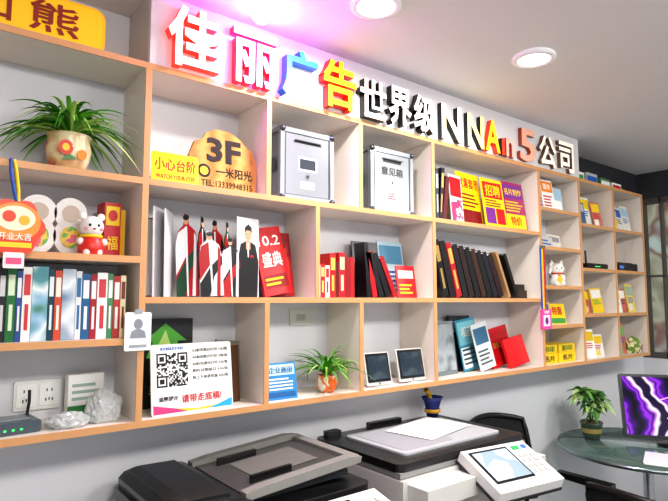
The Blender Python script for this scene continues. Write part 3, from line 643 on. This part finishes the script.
for y in (1.34, 1.54): b.prism([(x0+.27, 1.040), (x0+.40, 1.048), (x0+.40, 1.070), (x0+.27, 1.062)], y-.006, y+.006, BK)
b.prism([(x0+.3, 1.044), (x1-.09, 1.062), (x1-.09, 1.064), (x0+.3, 1.046)], 1.36, 1.52, mat('#77756f', .4))
b.at(.93, 1.11, .945, 0, 14); b.box(-.17, .15, -.085, .09, -.035, 0, mat('#dddcd8', .35)); b.box(-.10, .04, -.05, .07, 0, .003, BK); b.box(-.092, .032, -.042, .062, .003, .0038, mat('#6e8496', .15, emis=.2))
for i in range(4):
    for j in range(3): b.box(.062+j*.025, .078+j*.025, -.045+i*.026, -.03+i*.026, 0, .004, LGD)
b.M = Matrix.Identity(4)
b.box(.51, .74, 1.05, 1.20, .925, .945, mat('#e0dfda', .35))
b.done('office_copier', .003)

# ---------------------------------------------------------------- chairs
def chair(x, y, rz, hh=.38):
    b = B(); b.at(x, y, 0, rz); M_ = mat('#0e0e10', .35); F = mat('#17171a', .8, bump=.4, scale=120)
    pts = rrect(-.23, -.22, .23, .22, .07); n = len(pts)
    v = [(q[0], q[1], .43) for q in pts]+[(q[0]*1.02, q[1]*1.02, .46) for q in pts]+[(q[0]*.92, q[1]*.92, .485) for q in pts]
    b.add(v, [list(range(n)), list(range(2*n, 3*n))]+[(k*n+i, k*n+(i+1) % n, (k+1)*n+(i+1) % n, (k+1)*n+i) for k in (0, 1) for i in range(n)], F, True)
    vb_ = []; f = []; NU, NV = 12, 8
    for j in range(NV+1):
        for i in range(NU+1):
            u = -1+2*i/NU; vz = j/NV; ww = .20+.045*vz-.03*vz**4
            vb_.append((u*ww, .22+.07*vz-.07*(u*u-.5)*1, .56+hh*vz-.03*u*u*vz))
    for j in range(NV):
        for i in range(NU): f.append((j*(NU+1)+i, j*(NU+1)+i+1, (j+1)*(NU+1)+i+1, (j+1)*(NU+1)+i))
    b.add(vb_, f, F, True)
    rim = [vb_[i] for i in range(NU+1)]+[vb_[j*(NU+1)+NU] for j in range(1, NV+1)]+[vb_[NV*(NU+1)+i] for i in range(NU-1, -1, -1)]+[vb_[j*(NU+1)] for j in range(NV-1, 0, -1)]
    b.tube(rim, .013, M_, 8, True)
    for s_ in (-1, 1):
        b.tube([(s_*.24, .24, .02), (s_*.24, -.22, .02), (s_*.25, -.25, .05), (s_*.26, -.24, .40), (s_*.26, -.21, .62), (s_*.26, -.16, .66), (s_*.26, .12, .67), (s_*.245, .2, .68), (s_*.22, .23, .72)], .012, M_)
        b.tube([(s_*.26, -.235, .42), (s_*.2, -.1, .425), (s_*.2, .2, .425), (s_*.19, .225, .5), (s_*.19, .235, .6)], .011, M_)
        b.prism([(s_*.26-.022, .672), (s_*.26+.022, .672), (s_*.26+.02, .69), (s_*.26-.02, .69)], -.16, .1, BK)
    b.tube([(-.24, .24, .02), (.24, .24, .02)], .012, M_); b.tube([(-.26, -.235, .42), (.26, -.235, .42)], .011, M_)
    b.done('office_chair')
chair(2.24, 1.36, 0, .38)
chair(2.22, .80, 82, .30)
# ---------------------------------------------------------------- table
tx_, ty_ = 3.02, 1.27
b = B(); b.at(tx_, ty_, 0)
gl = mat('#b8dcd4', .03, trans=.85, var=0, coat=.3)
b.lathe([(.0001, .742), (.42, .742), (.424, .746), (.42, .752), (.0001, .752)], gl, 64)
b.lathe([(.421, .738), (.428, .738), (.428, .755), (.421, .755), (.421, .738)], mat('#9aa8a8', .2, .9), 64)
b.lathe([(.0001, .735), (.07, .735), (.07, .741), (.0001, .741)], CHROME, 24)
b.lathe([(.025, .03), (.025, .735)], CHROME, 20); b.lathe([(.0001, 0), (.22, 0), (.22, .015), (.04, .035), (.0001, .035)], mat('#1a1a1c', .3), 40)
b.done('glass_round_table')
b = B(); px, py, pz = 2.97, 1.53, .7525
b.at(px, py, pz); b.lathe([(.0001, 0), (.04, 0), (.048, .03), (.056, .08), (.06, .086), (.056, .092), (.05, .084), (.0001, .076)], mat('#3a4a3a', .2, coat=.6), 28); b.lathe([(.0495, .035), (.054, .06)], mat('#9a8a50', .4), 28)
for i in range(16):
    a = R.uniform(0, 6.28); r = R.uniform(.01, .035); b.ball((r*math.cos(a), r*math.sin(a), .082), .01, mat('#6a5238', .9), n=8)
for k in range(7):
    a = k*.9; tipx, tipy = .07*math.cos(a), .06*math.sin(a); hz = R.uniform(.14, .24); b.tube([(0, 0, .07), (tipx*.3, tipy*.3, .07+hz*.5), (tipx*.8, tipy*.8, .07+hz*.85)], .003, mat('#5a7a3a', .6), 6)
b.M = Matrix.Identity(4)
G2 = [mat('#6a9a4a', .45), mat('#9ac070', .45), mat('#3f6f38', .45), mat('#b8d090', .45)]
for k in range(9):
    a = k*.7; leaves(b, (px+.05*math.cos(a), py+.045*math.sin(a), pz+R.uniform(.14, .25)), 10, .085, .03, (2.7, 3.4, 1.70, .5, 2., 3), G2, .8, (0, 75))
b.done('potted_plant')
# monitor with purple screen
b = B(); b.at(3.17, 1.17, .7525, -52)
b.lathe([(.0001, 0), (.09, 0), (.09, .008), (.0001, .012)], BK, 28, sx=1.2); b.tube([(0, .02, .01), (0, .05, .1), (0, .04, .17)], .016, BK)
b.M = b.M @ Matrix.Translation((0, .0, .03)) @ Matrix.Rotation(math.radians(-14), 4, 'X')
b.prism(rrect(-.26, 0, .26, .33, .01), 0, .022, CB)
b.quad(-.245, .018, .245, .315, multi(['#0a0614', '#3a0c6a', '#8a2ad8', '#12061e', '#b060f0', '#f0e0ff', '#1a0a30'], 2.2, .1, .5, 'wave', (1, 1, 1.6), False), -.001)
for i in range(16):
    a = math.radians(200+i*9); c_ = Vector((.1, .26)); p0 = c_+Vector((math.cos(a), math.sin(a)))*.04; p1 = c_+Vector((math.cos(a), math.sin(a)))*R.uniform(.1, .24)
    p1.x = min(max(p1.x, -.24), .24); p1.y = min(max(p1.y, .02), .31); q = Vector((-math.sin(a), math.cos(a)))*.003
    b.poly([tuple(p0-q*.3), tuple(p1-q), tuple(p1+q), tuple(p0+q*.3)], R.choice([mat('#d090ff', .3, emis=.8), mat('#f4e8ff', .3, emis=.8), mat('#8030e0', .3, emis=.8)]), -.0016)
b.done('computer_monitor')
b = B(); b.at(2.83, 1.12, .7525, 20); b.box(-.11, .11, -.075, .075, 0, .003, PAPER); b.box(-.1, .12, -.07, .08, .0032, .005, mat('#e8e8ec', .5)); b.done('paper_stack')

# ---------------------------------------------------------------- camera
cam = bpy.data.cameras.new('camera'); cam.sensor_width = 36; cam.lens = 545/668*36; cam.clip_start = .02
co = bpy.data.objects.new('camera', cam); co.location = (0, 0, CZ); co.rotation_euler = (math.radians(95.2), 0, math.radians(-38)); sc.collection.objects.link(co)
sc.camera = co
